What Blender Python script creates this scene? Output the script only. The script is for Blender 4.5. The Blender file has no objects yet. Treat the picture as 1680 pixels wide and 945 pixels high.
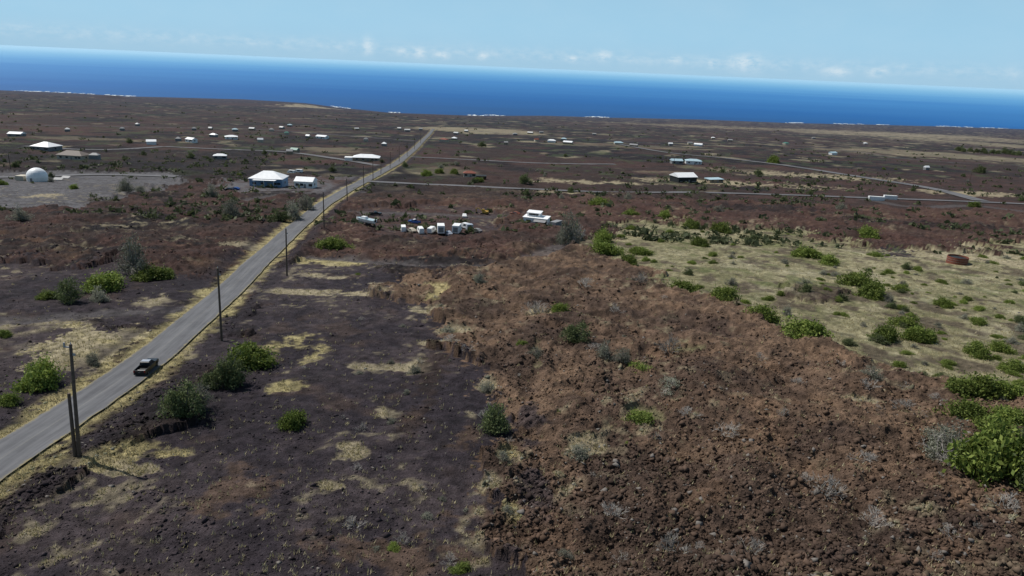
import bpy, math, random
import numpy as np
from mathutils import Vector, Matrix
random.seed(7); rng=np.random.default_rng(7)
R=math.radians
sc=bpy.context.scene
col=sc.collection
F=1135.0; PITCH=R(17.78); ROLL=R(2.5); SEA=700.0; H0=36.75
# camera frame: camera is the survey origin, +Y is seaward
cf=np.array([0,math.cos(PITCH),-math.sin(PITCH)]); r0=np.array([1.,0,0]); u0=np.array([0,math.sin(PITCH),math.cos(PITCH)])
cr=math.cos(ROLL)*r0+math.sin(ROLL)*u0; cu=-math.sin(ROLL)*r0+math.cos(ROLL)*u0
def ray(px,py): return cf*F+cr*(px-840)+cu*(472.5-py)

# ---------------------------------------------------------------- noise
def _h(ix,iy,s):
    n=(ix*374761393+iy*668265263+s*1274126177)&0xffffffff
    n=((n^(n>>13))*1274126177)&0xffffffff
    return ((n^(n>>16))&0xffffffff)/4294967295.0
def vn(x,y,s=0):
    fx=np.floor(x); fy=np.floor(y); ix=fx.astype(np.int64); iy=fy.astype(np.int64)
    a=x-fx; b=y-fy; a=a*a*(3-2*a); b=b*b*(3-2*b)
    return (_h(ix,iy,s)*(1-a)+_h(ix+1,iy,s)*a)*(1-b)+(_h(ix,iy+1,s)*(1-a)+_h(ix+1,iy+1,s)*a)*b
def fbm(x,y,o=3,s=0):
    t=0;a=1;m=0
    for i in range(o):
        c_,s_=math.cos(.7*i+.4),math.sin(.7*i+.4)
        t=t+a*(vn((x*c_-y*s_)*2**i+i*17.3,(x*s_+y*c_)*2**i-i*9.1,s+i)*2-1); m+=a; a*=.55
    return t/m*1.3
def ridge(x,y,o,s):
    t=0;a=1;m=0
    for i in range(o):
        c_,s_=math.cos(1.1*i+.9),math.sin(1.1*i+.9)
        t=t+a*(1-2*np.abs(vn((x*c_-y*s_)*2.1**i+i*7.3,(x*s_+y*c_)*2.1**i-i*3.1,s+i)*2-1)); m+=a; a*=.6
    return t/m
def sm(a,b,x):
    t=np.clip((x-a)/(b-a),0,1); return t*t*(3-2*t)

# ---------------------------------------------------------------- large relief
coast_px=[(-400,128),(0,148),(120,153),(210,158),(400,163),(500,169),(560,177),(640,185),(700,187),(780,190),(900,190),(1000,193),(1150,196),(1300,202),(1450,205),(1560,208),(1680,212),(2100,228)]
cus=[];cds=[]
for p in coast_px:
    d=ray(*p); cus.append(d[0]/d[1]); cds.append(SEA*d[1]/-d[2])
def ycoast(u): return np.interp(u,cus,cds)
HILLS=[]
def zmacro(x,y):
    x=np.asarray(x,float); y=np.asarray(y,float)
    H1=H0+.055*y+.035*375*(1-np.exp(-y/375))
    yc=ycoast(x/np.maximum(y,5)); h3=H0+165+13.12
    H=np.where(y<3000,H1,h3+(SEA-h3)*(y-3000)/(yc-3000))
    z=-H+.5*fbm(x/38,y/38,2,3)*np.exp(-np.maximum(y,0)/400)+1.5*fbm(x/300,y/280,2,8)*sm(200,700,y)
    for (hx,hy,rx,ry,hh) in HILLS:
        z=z+hh*np.exp(-((x-hx)/rx)**2-((y-hy)/ry)**2)
    return z
_t=np.geomspace(10,14000,1500)
def P(px,py):
    d=ray(px,py); d=d/d[1]
    X=d[0]*_t; Z=d[2]*_t; g=Z-zmacro(X,_t)
    k=np.nonzero(g<0)[0]
    if len(k)==0: y=_t[-1]*.75
    else:
        k=k[0]
        if k==0: y=_t[0]
        else: y=_t[k-1]+(_t[k]-_t[k-1])*g[k-1]/(g[k-1]-g[k])
    return (d[0]*y,y)
def depth(x,y,z): return float(np.dot(cf,[x,y,z]))
for (px,py,w,hh) in [(180,160,26,22),(60,156,70,8),(480,172,50,16)]:
    x,y=P(px,py+2); HILLS.append((x,y,w*y/F,w*y/F*1.2,hh))

# ---------------------------------------------------------------- roads
def PL(l): return np.array([P(*p) for p in l])
main=PL([(-130,845),(0,757),(120,677),(250,588),(360,492),(420,433),(470,387),(530,336),(575,309),(625,283),(655,266),(678,247),(697,228),(711,212)])
def catmull(pts,step):
    pts=np.array(pts); out=[]
    q=np.vstack([2*pts[0]-pts[1],pts,2*pts[-1]-pts[-2]])
    for i in range(len(pts)-1):
        a,b,c,d=q[i:i+4]; L=np.linalg.norm(c-b); n=max(2,int(L/step))
        for k in range(n):
            t=k/n; out.append(.5*((2*b)+(-a+c)*t+(2*a-5*b+4*c-d)*t*t+(-a+3*b-3*c+d)*t**3))
    out.append(pts[-1]); return np.array(out)
my=np.concatenate([np.arange(18,500,3.),np.geomspace(500,main[-1,1],90)])
mainc=np.stack([np.interp(my,main[:,1],main[:,0]),my],1)
k=np.ones(9)/9
mx=np.pad(mainc[:,0],4,mode='edge')
mainc[4:-4,0]=np.convolve(mx,k,'valid')[4:-4]
ROADS=[("main",mainc,6.3,'asphalt')]
side=[([(588,297),(700,303),(880,311),(1000,316),(1180,317),(1420,325),(1560,330),(1700,336)],7.5,'road'),
([(672,258),(760,262),(880,268),(1010,270)],8,'road'),
([(1190,260),(1290,272),(1420,292),(1530,310),(1610,330)],10.5,'road'),
([(505,424),(580,428),(650,434),(760,440),(850,430),(900,412),(925,400)],4,'track'),
([(-100,293),(60,290),(160,287),(290,290)],8,'road'),
([(270,241),(380,246),(470,250),(560,262),(620,272)],8,'road'),
([(395,330),(480,318),(560,316)],6,'track'),
([(0,530),(90,522),(180,516),(290,508)],4,'track'),
([(575,348),(640,350),(720,352),(790,356),(870,352)],5,'track'),
([(770,214),(860,222),(960,228),(1080,236)],12,'track'),
([(1010,236),(1090,250),(1190,260)],9,'road'),
([(1230,232),(1380,246),(1500,262),(1680,272)],10,'track'),
([(0,205),(200,208),(420,212),(560,222),(690,232)],14,'track'),
([(40,240),(150,246),(270,241)],8,'road'),
([(1420,327),(1500,340),(1600,338),(1700,350)],8,'track')]
for l,w,k_ in side: ROADS.append((k_,catmull(PL(l),8),w,k_))
def road_dist(x,y,kinds=None):
    d=np.full(x.shape,1e9)
    for n,pl,w,k_ in ROADS:
        if kinds and n not in kinds: continue
        pts=pl[::6] if n=='main' else pl[::max(1,len(pl)//16)]
        pts=np.vstack([pts,pl[-1:]])
        lo=pts.min(0)-25; hi=pts.max(0)+25
        m=np.nonzero((x>lo[0])&(x<hi[0])&(y>lo[1])&(y<hi[1]))[0]
        if len(m)==0: continue
        X=x[m];Y=y[m];dd=np.full(X.shape,1e9)
        for a,b in zip(pts[:-1],pts[1:]):
            v=b-a; L=(v*v).sum()+1e-9
            t=np.clip(((X-a[0])*v[0]+(Y-a[1])*v[1])/L,0,1)
            dd=np.minimum(dd,np.hypot(X-a[0]-t*v[0],Y-a[1]-t*v[1])-w/2)
        d[m]=np.minimum(d[m],dd)
    return d

# ---------------------------------------------------------------- ground cover zones
def poly_in(x,y,poly):
    p=np.array(poly); lo=p.min(0);hi=p.max(0)
    ins=np.zeros(x.shape,bool)
    m=np.nonzero((x>lo[0])&(x<hi[0])&(y>lo[1])&(y<hi[1]))[0]
    if len(m)==0: return ins
    X=x[m];Y=y[m];c=np.zeros(X.shape,bool)
    for i in range(len(p)):
        x1,y1=p[i];x2,y2=p[i-1]
        if y1==y2: continue
        c^=((y1>Y)!=(y2>Y))&(X<(x2-x1)*(Y-y1)/(y2-y1)+x1)
    ins[m]=c; return ins
BR=(.132,.087,.058);BRM=(.078,.052,.038);BRD=(.033,.023,.020);CI=(.026,.021,.025);CI2=(.047,.037,.039)
GF=(.222,.198,.118);GF2=(.140,.130,.070);VG=(.33,.28,.135);TAN=(.27,.23,.15);GY=(.098,.094,.098);RD=(.054,.031,.026)
BK=(.015,.013,.014)
bnd=[(960,412),(1050,440),(1110,480),(1200,515),(1290,560),(1420,600),(1560,640),(1700,690),(2100,860)]
cb=[(850,970),(795,900),(845,840),(785,760),(825,700),(760,640),(795,600),(725,560),(715,520),(640,500),(600,480)]
Z=[
 ([(-300,300),(300,300),(560,320),(560,430),(330,470),(-300,450)],RD,BK,.9),
 ([(560,330),(880,322),(1100,330),(1700,345),(2100,360),(2100,430),(1480,412),(1290,380),(1160,372),(1080,362),(960,405),(800,440),(560,430)],RD,(.072,.043,.033),1.),
 ([(1180,332),(1700,350),(2100,360),(2100,300),(1700,290),(1300,300)],BRD,RD,.3),
 ([(-900,2000),(880,1400)]+cb+[(650,440),(560,425),(500,430),(470,450),(420,500),(330,600),(250,700),(150,790),(-100,950),(-900,1400)],CI,CI2,.20),
 ([(2100,1500),(880,1400)]+cb+[(640,462),(690,455),(730,470),(800,440),(870,415)]+bnd,BR,BRM,1.0),
 (bnd[::-1]+[(1010,370),(1080,362),(1160,372),(1290,380),(1390,398),(1480,412),(1700,405),(2100,420)],GF,GF2,.18),
 ([(-300,450),(60,430),(200,445),(330,470),(300,520),(100,520),(0,525),(-300,540)],CI,CI2,.2),
 ([(-300,298),(60,281),(280,284),(310,300),(220,322),(130,340),(0,343),(-300,348)],GY,(.070,.066,.069),.05),
 ([(-300,540),(0,530),(130,525),(250,522),(200,580),(120,620),(0,680),(-300,800)],CI2,TAN,.2),
 ([(30,565),(110,535),(240,525),(262,540),(200,578),(120,605),(30,610)],TAN,VG,.12),
 ([(-300,640),(0,615),(110,600),(80,660),(0,710),(-300,860)],CI2,CI,.2),
 ([(580,345),(700,335),(830,345),(850,378),(720,392),(600,385)],RD,CI2,.15),
 ([(330,300),(560,290),(590,300),(560,318),(380,322)],GY,RD,.1),
 ([(1480,415),(1560,408),(1700,418),(1700,440),(1560,445)],TAN,GF,.1),
 ([(1400,405),(1480,408),(1490,418),(1430,420)],CI,CI,.1),
 ([(1330,470),(1380,468),(1410,485),(1350,492)],BRM,BRD,.7),
 ([(190,250),(420,252),(460,285),(300,282),(200,268)],BK,BRD,.6),
 ([(700,330),(560,322),(600,316),(880,322),(860,330)],BRD,BRM,.8),
]
ZW=[([P(*q) for q in p],a,b,r) for p,a,b,r in Z]
GFI=5
E=[(480,572,62,24,VG),(620,605,55,7,TAN),(680,608,22,14,TAN),(632,668,36,22,TAN),(575,748,32,16,TAN),(470,640,34,13,VG),(235,742,75,20,VG),(210,770,60,12,TAN),
(540,482,95,5,TAN),(640,468,60,5,TAN),(770,683,22,12,TAN),(825,750,20,26,VG),(715,478,20,12,VG),(540,803,22,8,TAN),(885,522,30,8,TAN),(520,430,60,5,VG),(120,760,60,20,VG),
(1400,672,50,8,TAN),(1060,690,30,8,GF2),(1120,575,30,8,GF2),(1500,690,40,10,GF2),(960,735,30,10,TAN),(560,455,40,4,TAN),(250,495,40,8,TAN),(400,405,30,8,TAN),(330,480,40,6,VG),(80,320,22,4,TAN),(730,440,60,6,CI),(720,565,30,5,TAN),(880,590,12,22,GF2),(1120,760,20,6,GF2),
(400,810,70,45,BRM),(640,910,150,35,BRM),(700,640,30,60,BRD),(330,700,40,20,CI),
(800,640,26,14,TAN),(750,545,34,7,TAN),(835,850,20,18,VG),(700,508,40,7,TAN),(805,800,18,12,TAN),(780,860,50,30,BRM),(760,720,34,30,BRM),(860,690,30,34,CI2),(880,820,30,40,CI2),
(140,352,170,9,BK),(330,345,60,8,BK),(470,318,60,5,BK),(700,400,90,6,BK),(860,395,60,6,BRD),(1250,345,130,6,BK),(1500,372,150,7,BK),
(1200,302,150,4,TAN),(960,300,90,3,TAN),(1350,290,120,4,TAN),(1600,318,80,4,TAN),(930,318,60,2,TAN)]
EW=[]
for (a,b,rx,ry,c) in E:
    x,y=P(a,b); y0=P(a,b+ry)[1]; y1=P(a,b-ry)[1]
    EW.append((x,y,rx*y/1050,(y1-y0)/2,c))
FARTAN=[(500,175,45,3,.8),(800,214,110,4,.6),(1300,214,300,3,.4),(1500,222,220,6,.45),(1560,256,180,6,.4),(1030,240,140,3,.25),(1200,280,90,5,.2),(720,283,70,8,.2),(1600,235,120,5,.4),(130,228,120,3,.25),(560,248,80,5,.3)]
FT=[]
for (a,b,rx,ry,s) in FARTAN:
    x,y=P(a,b); y0=P(a,b+ry)[1]; y1=max(P(a,b-ry)[1],y+2); y1=min(y1,y*1.25); FT.append((x,y,rx*y/1080,(y1-y0)/2+1,s))
def terrain(x,y,fine=True):
    x=np.asarray(x,float).ravel();y=np.asarray(y,float).ravel()
    n3=fbm(x/3.2,y/3.2,3,21); n15=fbm(x/18,y/18,3,31); n80=fbm(x/100,y/130,4,41); n400=fbm(x/450,y/550,4,51); n30=fbm(x/38+3,y/45,3,45)
    s=np.clip(y/100,.4,2.)
    j1=vn(x/.45,y/.45,23)+vn(x/.9,y/.9,25)-1; j2=vn(x/.45,y/.45,24)+vn(x/.9,y/.9,26)-1
    wx0=x+(1.6*n3+5.5*n15)*s; wy0=y+(1.8*fbm(x/3+50,y/3,2,22)+5.8*fbm(x/18,y/18+70,2,32))*s*1.3
    wx=wx0+3.4*j1*s; wy=wy0+3.8*j2*s
    def mx(A,B,t): return A*(1-t[:,None])+np.array(B)*t[:,None]
    N=len(x)
    c=np.tile(np.array(BRD),(N,1))
    c=mx(c,RD,sm(-.2,.6,n15*.6+n80)*.8)
    c=mx(c,BK,sm(-.25,.15,n80*.7+n400+.6*n30)*.92)
    farm=sm(280,550,y)
    c=mx(c,TAN,farm*sm(.42,.85,n30*1.1+.4*n15+.16*np.tanh(x/600)+.3*n400)*.55)
    c=mx(c,(.062,.033,.028),farm*sm(.1,.5,fbm(x/60+7,y/50,3,48)-.3*n80)*.5)
    c=mx(c,(.042,.055,.025),farm*sm(.3,.6,fbm(x/16+7,y/22,3,46)+.25*n80)*.6*(1-sm(2500,4500,y)))
    rough=np.full(N,.7)*(1-sm(350,1200,y)*.6)
    for (ex,ey,rx,ry,st) in FT:
        e=((x-ex)/rx)**2+((y-ey)/ry)**2
        m=sm(0,.8,1.1-e+.9*n80+.9*n15+.5*n400)*(e<2.2)
        c=mx(c,TAN,m*st)
    for i_,(poly,a,b,r) in enumerate(ZW):
        m=poly_in(wx,wy,poly) if i_ not in (7,) else poly_in(x+.3*(wx-x),y+.3*(wy-y),poly)
        t=sm(-.5,.6,.7*n15+.6*n3)
        cc=np.array(a)*(1-t[:,None])+np.array(b)*t[:,None]
        c[m]=cc[m]; rough[poly_in(wx0,wy0,poly)]=r
    for (ex,ey,rx,ry,cc) in EW:
        e=((x-ex)/rx)**2+((y-ey)/ry)**2
        m=sm(.0,.8,1.-e*.9+1.2*n3+.9*n15+.6*j1)
        c=mx(c,cc,m*.82*sm(-.7,.2,n3+.5+.8*j2)); rough=rough*(1-.4*m*(sum(cc)>.3))
    lav=sm(.4,.8,rough)
    sp=fbm(x/2.2+9,y/2.2,3,61)
    nr=1-sm(220,450,y)
    c=mx(c,TAN,sm(.42,.85,sp*.8+.6*n15)*.5*nr)
    c=mx(c,BK,sm(.25,.8,-sp*.7-.4*n15+.3*n3)*.45*nr)
    c=mx(c,(.040,.028,.024),lav*nr*sm(-.05,.5,fbm(x/11+2,y/13,3,63))*.65)
    c=mx(c,(.155,.095,.058),lav*nr*sm(.2,.8,fbm(x/6+22,y/7,3,65))*.3*(y<200))
    c=mx(c,BRM,(1-lav)*(c.sum(1)<.2)*nr*sm(.25,.7,fbm(x/7+12,y/8,3,64))*.35)
    isg=poly_in(wx,wy,ZW[GFI][0]).astype(float)
    c=mx(c,(.080,.095,.035),isg*sm(.15,.6,fbm(x/6,y/6,3,71))*.6)
    c=mx(c,(.31,.28,.19),isg*sm(.1,.8,fbm(x/9+40,y/9,3,72))*.5)
    c=mx(c,(.065,.048,.038),isg*sm(.15,.5,fbm(x/4.5+40,y/5.5,3,73)+.3*n15)*.75)
    rd=road_dist(x,y,('main','road')); rm=road_dist(x,y,('main',)); rt=road_dist(x,y,('track',))
    tk=(1-sm(-.8,1.8,rt+1.8*n3)); c=mx(c,(.075,.068,.068),tk*.7)
    vg=(1-sm(.4,2.8,rm+1.5*n3+1.*n15))*(1-.4*sm(300,700,y))
    c=mx(c,VG,vg*.8*sm(-.9,.1,fbm(x/1.2,y/1.2,2,77)+.2))
    v2=sm(2.2,3.6,rm+.8*n3)*(1-sm(4,8,rm+1.5*n3)); c=mx(c,CI,v2*.75)
    hz=1-np.exp(-np.maximum(y-300,0)/9000); c=mx(c,(.055,.078,.135),hz*.5)  # distance haze painted into the ground colour as a bluish blend
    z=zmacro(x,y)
    keep=sm(.8,7.,rd)*sm(-.5,3.,rt); a=rough*keep
    z=z+a*(1.5*fbm(x/10,y/10,3,81)+1.)*(1-sm(700,1800,y)*.5)+.12*keep*n3
    z-=(1-sm(0,1.,rd))*.06
    if fine:
        m=np.nonzero(y<420)[0]
        z[m]+=a[m]*.80*ridge(x[m]/3.8+.3*n3[m],y[m]/3.8,3,91)
        m=np.nonzero(y<220)[0]
        z[m]+=np.clip(a[m]+.04,0,1)*.26*ridge(x[m]/.9,y[m]/.9,2,95)+a[m]*.13*(vn(x[m]/.24,y[m]/.24,97)-.5)
    q=fbm(x/.9,y/.9,3,99)
    c=c*(1+.45*q[:,None]*nr[:,None])
    return z,np.clip(c,.006,.9),rough,isg

# ---------------------------------------------------------------- material helpers
def nmat(name):
    m=bpy.data.materials.new(name); m.use_nodes=True; nt=m.node_tree; nt.nodes.clear()
    o=nt.nodes.new('ShaderNodeOutputMaterial'); b=nt.nodes.new('ShaderNodeBsdfPrincipled')
    nt.links.new(b.outputs[0],o.inputs[0]); return m,nt,b
def mth(nt,op,a,b=None,c=None,clamp=False):
    n=nt.nodes.new('ShaderNodeMath'); n.operation=op; n.use_clamp=clamp
    for i,v in enumerate((a,b,c)):
        if v is None: continue
        if isinstance(v,(int,float)): n.inputs[i].default_value=v
        else: nt.links.new(v,n.inputs[i])
    return n.outputs[0]
def mixc(nt,f,a,b,mode='MIX'):
    n=nt.nodes.new('ShaderNodeMix'); n.data_type='RGBA'; n.blend_type=mode
    for i,v in ((0,f),(6,a),(7,b)):
        if isinstance(v,(int,float)): n.inputs[i].default_value=v
        elif isinstance(v,tuple): n.inputs[i].default_value=(*v[:3],1)
        else: nt.links.new(v,n.inputs[i])
    return n.outputs[2]
def noise(nt,vec,scale,detail=3,rough=.6):
    n=nt.nodes.new('ShaderNodeTexNoise'); n.inputs['Scale'].default_value=scale; n.inputs['Detail'].default_value=detail; n.inputs['Roughness'].default_value=rough
    if vec is not None: nt.links.new(vec,n.inputs['Vector'])
    return n.outputs['Fac']
def pm(name,a,b=None,scale=3.,rough=.8,metal=0,spec=.3,bump=0):
    m,nt,bs=nmat(name); b=b or tuple(v*.75 for v in a)
    tc=nt.nodes.new('ShaderNodeTexCoord').outputs['Object']
    n=noise(nt,tc,scale,4)
    f=mth(nt,'MULTIPLY_ADD',n,2.2,-.6,clamp=True)
    nt.links.new(mixc(nt,f,a,b),bs.inputs['Base Color'])
    bs.inputs['Roughness'].default_value=rough; bs.inputs['Metallic'].default_value=metal; bs.inputs['Specular IOR Level'].default_value=spec
    return m
def foliage(name,a,b,c):
    m,nt,bs=nmat(name)
    g=nt.nodes.new('ShaderNodeNewGeometry'); tc=nt.nodes.new('ShaderNodeTexCoord').outputs['Object']
    oi=nt.nodes.new('ShaderNodeObjectInfo').outputs['Random']
    n=noise(nt,tc,2.6,2)
    f=mth(nt,'MULTIPLY_ADD',n,2.4,-.7,clamp=True)
    k=mixc(nt,f,a,b); k=mixc(nt,mth(nt,'POWER',g.outputs['Random Per Island'],2.),k,c)
    v=mth(nt,'MULTIPLY_ADD',oi,.6,.75)
    hs=nt.nodes.new('ShaderNodeHueSaturation'); nt.links.new(k,hs.inputs['Color']); nt.links.new(v,hs.inputs['Value'])
    nt.links.new(hs.outputs[0],bs.inputs['Base Color'])
    bs.inputs['Roughness'].default_value=.7; bs.inputs['Specular IOR Level'].default_value=.2
    tr=nt.nodes.new('ShaderNodeBsdfTranslucent'); nt.links.new(hs.outputs[0],tr.inputs[0]); ms=nt.nodes.new('ShaderNodeMixShader'); ms.inputs[0].default_value=.3
    nt.links.new(bs.outputs[0],ms.inputs[1]); nt.links.new(tr.outputs[0],ms.inputs[2])
    o=[n_ for n_ in nt.nodes if n_.type=='OUTPUT_MATERIAL'][0]; nt.links.new(ms.outputs[0],o.inputs[0])
    return m
M={}
M['g']=foliage('bright_green_leaves',(.125,.175,.03),(.055,.085,.018),(.22,.26,.06))
M['t']=foliage('dark_green_leaves',(.088,.115,.042),(.036,.050,.022),(.16,.185,.08))
M['scrub']=foliage('distant_scrub_leaves',(.055,.068,.030),(.030,.038,.018),(.09,.10,.05))
M['gr']=foliage('grey_green_leaves',(.165,.175,.12),(.07,.08,.05),(.31,.30,.25))
M['dead']=foliage('dry_grey_twigs',(.38,.35,.31),(.22,.20,.18),(.50,.47,.43))
M['bark']=pm('grey_bark',(.28,.25,.22),(.15,.13,.115),6,.9)
M['drygrass']=foliage('dry_grass_blades',(.34,.29,.15),(.19,.17,.08),(.46,.40,.26))
M['pole']=pm('weathered_pole_wood',(.13,.095,.07),(.07,.05,.04),4,.9)
M['white']=pm('white_paint',(.80,.80,.78),(.66,.66,.64),1.2,.5)
M['wroof']=pm('white_metal_roof',(.82,.82,.81),(.68,.69,.69),.6,.45)
M['froof']=pm('weathered_white_roof',(.62,.62,.60),(.42,.42,.41),.4,.6)
M['cream']=pm('cream_wall',(.50,.45,.36),None,1,.7)
M['groof']=pm('grey_roof',(.26,.26,.26),None,1,.6)
M['broof']=pm('brown_roof',(.17,.14,.12),None,1,.7)
M['rroof']=pm('red_brown_roof',(.22,.07,.045),None,1,.7)
M['tealroof']=pm('pale_blue_metal_roof',(.40,.53,.58),None,1,.5)
M['greenroof']=pm('green_metal_roof',(.08,.22,.17),None,1,.5)
M['blue']=pm('blue_wall_paint',(.16,.27,.42),None,1,.7)
M['tanw']=pm('tan_wall',(.30,.24,.17),None,1,.8)
M['greyw']=pm('grey_wall',(.22,.22,.22),None,1,.8)
M['glass']=pm('dark_window_glass',(.02,.025,.03),(.03,.04,.05),1,.12,0,.6)
M['black']=pm('black_car_paint',(.008,.008,.010),(.012,.012,.014),1,.35,0,.4)
M['silver']=pm('pale_grey_paint',(.36,.39,.44),None,1,.3,0,.5)
M['rubber']=pm('tyre_rubber',(.015,.015,.015),(.02,.02,.02),5,.9)
M['rim']=pm('wheel_rim_metal',(.12,.12,.12),None,2,.5,.6)
M['red']=pm('red_lens',(.35,.02,.015),None,2,.3)
M['lamp']=pm('clear_lens',(.7,.7,.65),None,2,.2)
M['yellow']=pm('yellow_machine_paint',(.50,.30,.05),None,2,.6)
M['orange']=pm('faded_orange_paint',(.55,.14,.05),None,2,.6)
M['bluecar']=pm('blue_car_paint',(.03,.09,.30),None,2,.3)
M['rust']=pm('rusty_red_steel',(.22,.066,.038),(.10,.037,.025),2.5,.8)
M['dark']=pm('dark_liner',(.02,.022,.022),None,2,.6)
M['metal']=pm('galvanised_metal',(.35,.35,.36),None,3,.4,.6)

# ---------------------------------------------------------------- mesh helpers
def mesh(name,V,Fc,mats,smooth=False):
    me=bpy.data.meshes.new(name); me.from_pydata([tuple(map(float,v)) for v in V],[],[tuple(f) for f in Fc])
    for m in (mats if isinstance(mats,(list,tuple)) else [mats]): me.materials.append(m)
    me.update(); return me
def npmesh(name,V,Q,mat,k=4,smooth=False):
    me=bpy.data.meshes.new(name); V=np.asarray(V,np.float32);Q=np.asarray(Q,np.int32)
    me.vertices.add(len(V)); me.vertices.foreach_set('co',V.ravel())
    me.loops.add(Q.size); me.loops.foreach_set('vertex_index',Q.ravel())
    me.polygons.add(len(Q)); me.polygons.foreach_set('loop_start',np.arange(0,Q.size,k,dtype=np.int32))
    me.materials.append(mat); me.update(calc_edges=True)
    return me
def obj(name,me,parent=None,loc=(0,0,0),**kw):
    o=bpy.data.objects.new(name,me); col.objects.link(o); o.location=loc
    if parent is not None: o.parent=parent
    for k,v in kw.items(): o[k]=v
    return o
class G:
    def __init__(s): s.V=[];s.F=[]
    def add(s,V,Fc):
        n=len(s.V); s.V+=[tuple(v) for v in V]; s.F+=[tuple(i+n for i in f) for f in Fc]; return s
    def box(s,c,d,top=1.,topy=None):
        x,y,z=c;a,b,h=d[0]/2,d[1]/2,d[2]/2; ty=top if topy is None else topy
        V=[(x-a,y-b,z-h),(x+a,y-b,z-h),(x+a,y+b,z-h),(x-a,y+b,z-h),(x-a*top,y-b*ty,z+h),(x+a*top,y-b*ty,z+h),(x+a*top,y+b*ty,z+h),(x-a*top,y+b*ty,z+h)]
        return s.add(V,[(0,3,2,1),(4,5,6,7),(0,1,5,4),(1,2,6,5),(2,3,7,6),(3,0,4,7)])
    def prism(s,prof,x0,x1,in_=None):
        n=len(prof); V=[(x0,p[0],p[1]) for p in prof]+[(x1,p[0],p[1]) for p in prof]
        if in_:
            for i,k in enumerate(in_): V[i]=(x0+k,V[i][1],V[i][2]); V[i+n]=(x1-k,V[i+n][1],V[i+n][2])
        Fc=[tuple(range(n)),tuple(range(2*n-1,n-1,-1))]+[(i,i+n,(i+1)%n+n,(i+1)%n) for i in range(n)]
        return s.add(V,Fc)
    def tube(s,p0,p1,r0,r1,n=6,cap=True):
        p0=Vector(p0);p1=Vector(p1); d=(p1-p0).normalized(); a=d.orthogonal().normalized(); b=d.cross(a)
        V=[p0+(a*math.cos(t)+b*math.sin(t))*r0 for t in [2*math.pi*i/n for i in range(n)]]+[p1+(a*math.cos(t)+b*math.sin(t))*r1 for t in [2*math.pi*i/n for i in range(n)]]
        Fc=[(i,(i+1)%n,(i+1)%n+n,i+n) for i in range(n)]
        if cap: Fc+=[tuple(range(n))[::-1],tuple(range(n,2*n))]
        return s.add(V,Fc)
    def me(s,name,mat): return mesh(name,s.V,s.F,mat)
def part(name,g,mat,parent,loc=(0,0,0),bev=0,**kw):
    o=obj(name,g.me(name,mat),parent,loc,**kw)
    if bev:
        b=o.modifiers.new('b','BEVEL'); b.width=bev; b.segments=2
    return o
def root(name,loc,rot,label,cat,group=None,scale=1):
    e=bpy.data.objects.new(name,None); col.objects.link(e); e.location=loc; e.rotation_euler=(0,0,rot); e.empty_display_size=.3
    e.scale=(scale,)*3 if isinstance(scale,(int,float)) else scale
    e['label']=label; e['category']=cat
    if group: e['group']=group
    return e
def tz(x,y): return float(terrain(np.array([x]),np.array([y]),False)[0][0])
def ground(px,py):
    x,y=P(px,py); return x,y,tz(x,y)

# ---------------------------------------------------------------- terrain sheet
NU=1350
us=np.linspace(-1.25,1.25,NU)
ys=[2.]
while ys[-1]<15500:
    y=ys[-1]; st=.6 if y<36 else max(.1,1/(24000/y**2+85/y)); ys.append(y+st)
ys=np.array(ys); NV=len(ys); print('rows',NV)
X=(us[None,:]*(ys[:,None]+18)); Y=np.repeat(ys[:,None],NU,1)
X=X.ravel();Y=Y.ravel()
jit=np.clip(.0009*Y,0,.06); X=X+rng.uniform(-1,1,len(X))*jit*(Y<300)
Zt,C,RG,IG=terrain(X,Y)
i=np.arange((NV-1)*(NU-1)); r_=i//(NU-1); c_=i%(NU-1); a=r_*NU+c_
Q=np.stack([a,a+1,a+NU+1,a+NU],1)
m,nt,bs=nmat('lava_ground')
at=nt.nodes.new('ShaderNodeAttribute'); at.attribute_name='Col'
geo=nt.nodes.new('ShaderNodeNewGeometry').outputs['Position']
n1=noise(nt,geo,.55,6,.72); n2=noise(nt,geo,4.5,5,.75)
v=nt.nodes.new('ShaderNodeTexVoronoi'); v.inputs['Scale'].default_value=4.; nt.links.new(geo,v.inputs['Vector'])
f=mth(nt,'MULTIPLY_ADD',n1,1.9,.08); f=mth(nt,'MULTIPLY',f,mth(nt,'MULTIPLY_ADD',n2,2.0,.05))
cb_=nt.nodes.new('ShaderNodeCombineXYZ')
for k in range(3): nt.links.new(f,cb_.inputs[k])
cc=mixc(nt,1.,at.outputs['Color'],cb_.outputs[0],'MULTIPLY')
nt.links.new(cc,bs.inputs['Base Color']); bs.inputs['Roughness'].default_value=.95; bs.inputs['Specular IOR Level'].default_value=.1
bp=nt.nodes.new('ShaderNodeBump'); bp.inputs['Distance'].default_value=.24; bp.inputs['Strength'].default_value=1.
hh=mth(nt,'ADD',n2,mth(nt,'MULTIPLY',v.outputs['Distance'],-.35)); hh=mth(nt,'ADD',hh,n1)
nt.links.new(hh,bp.inputs['Height']); nt.links.new(bp.outputs[0],bs.inputs['Normal'])
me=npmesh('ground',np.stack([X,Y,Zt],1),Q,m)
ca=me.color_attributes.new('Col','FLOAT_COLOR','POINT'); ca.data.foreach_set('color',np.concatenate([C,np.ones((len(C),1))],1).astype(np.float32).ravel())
obj('ground',me,kind='structure',label='rugged brown and black lava ground with dry grass')

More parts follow.
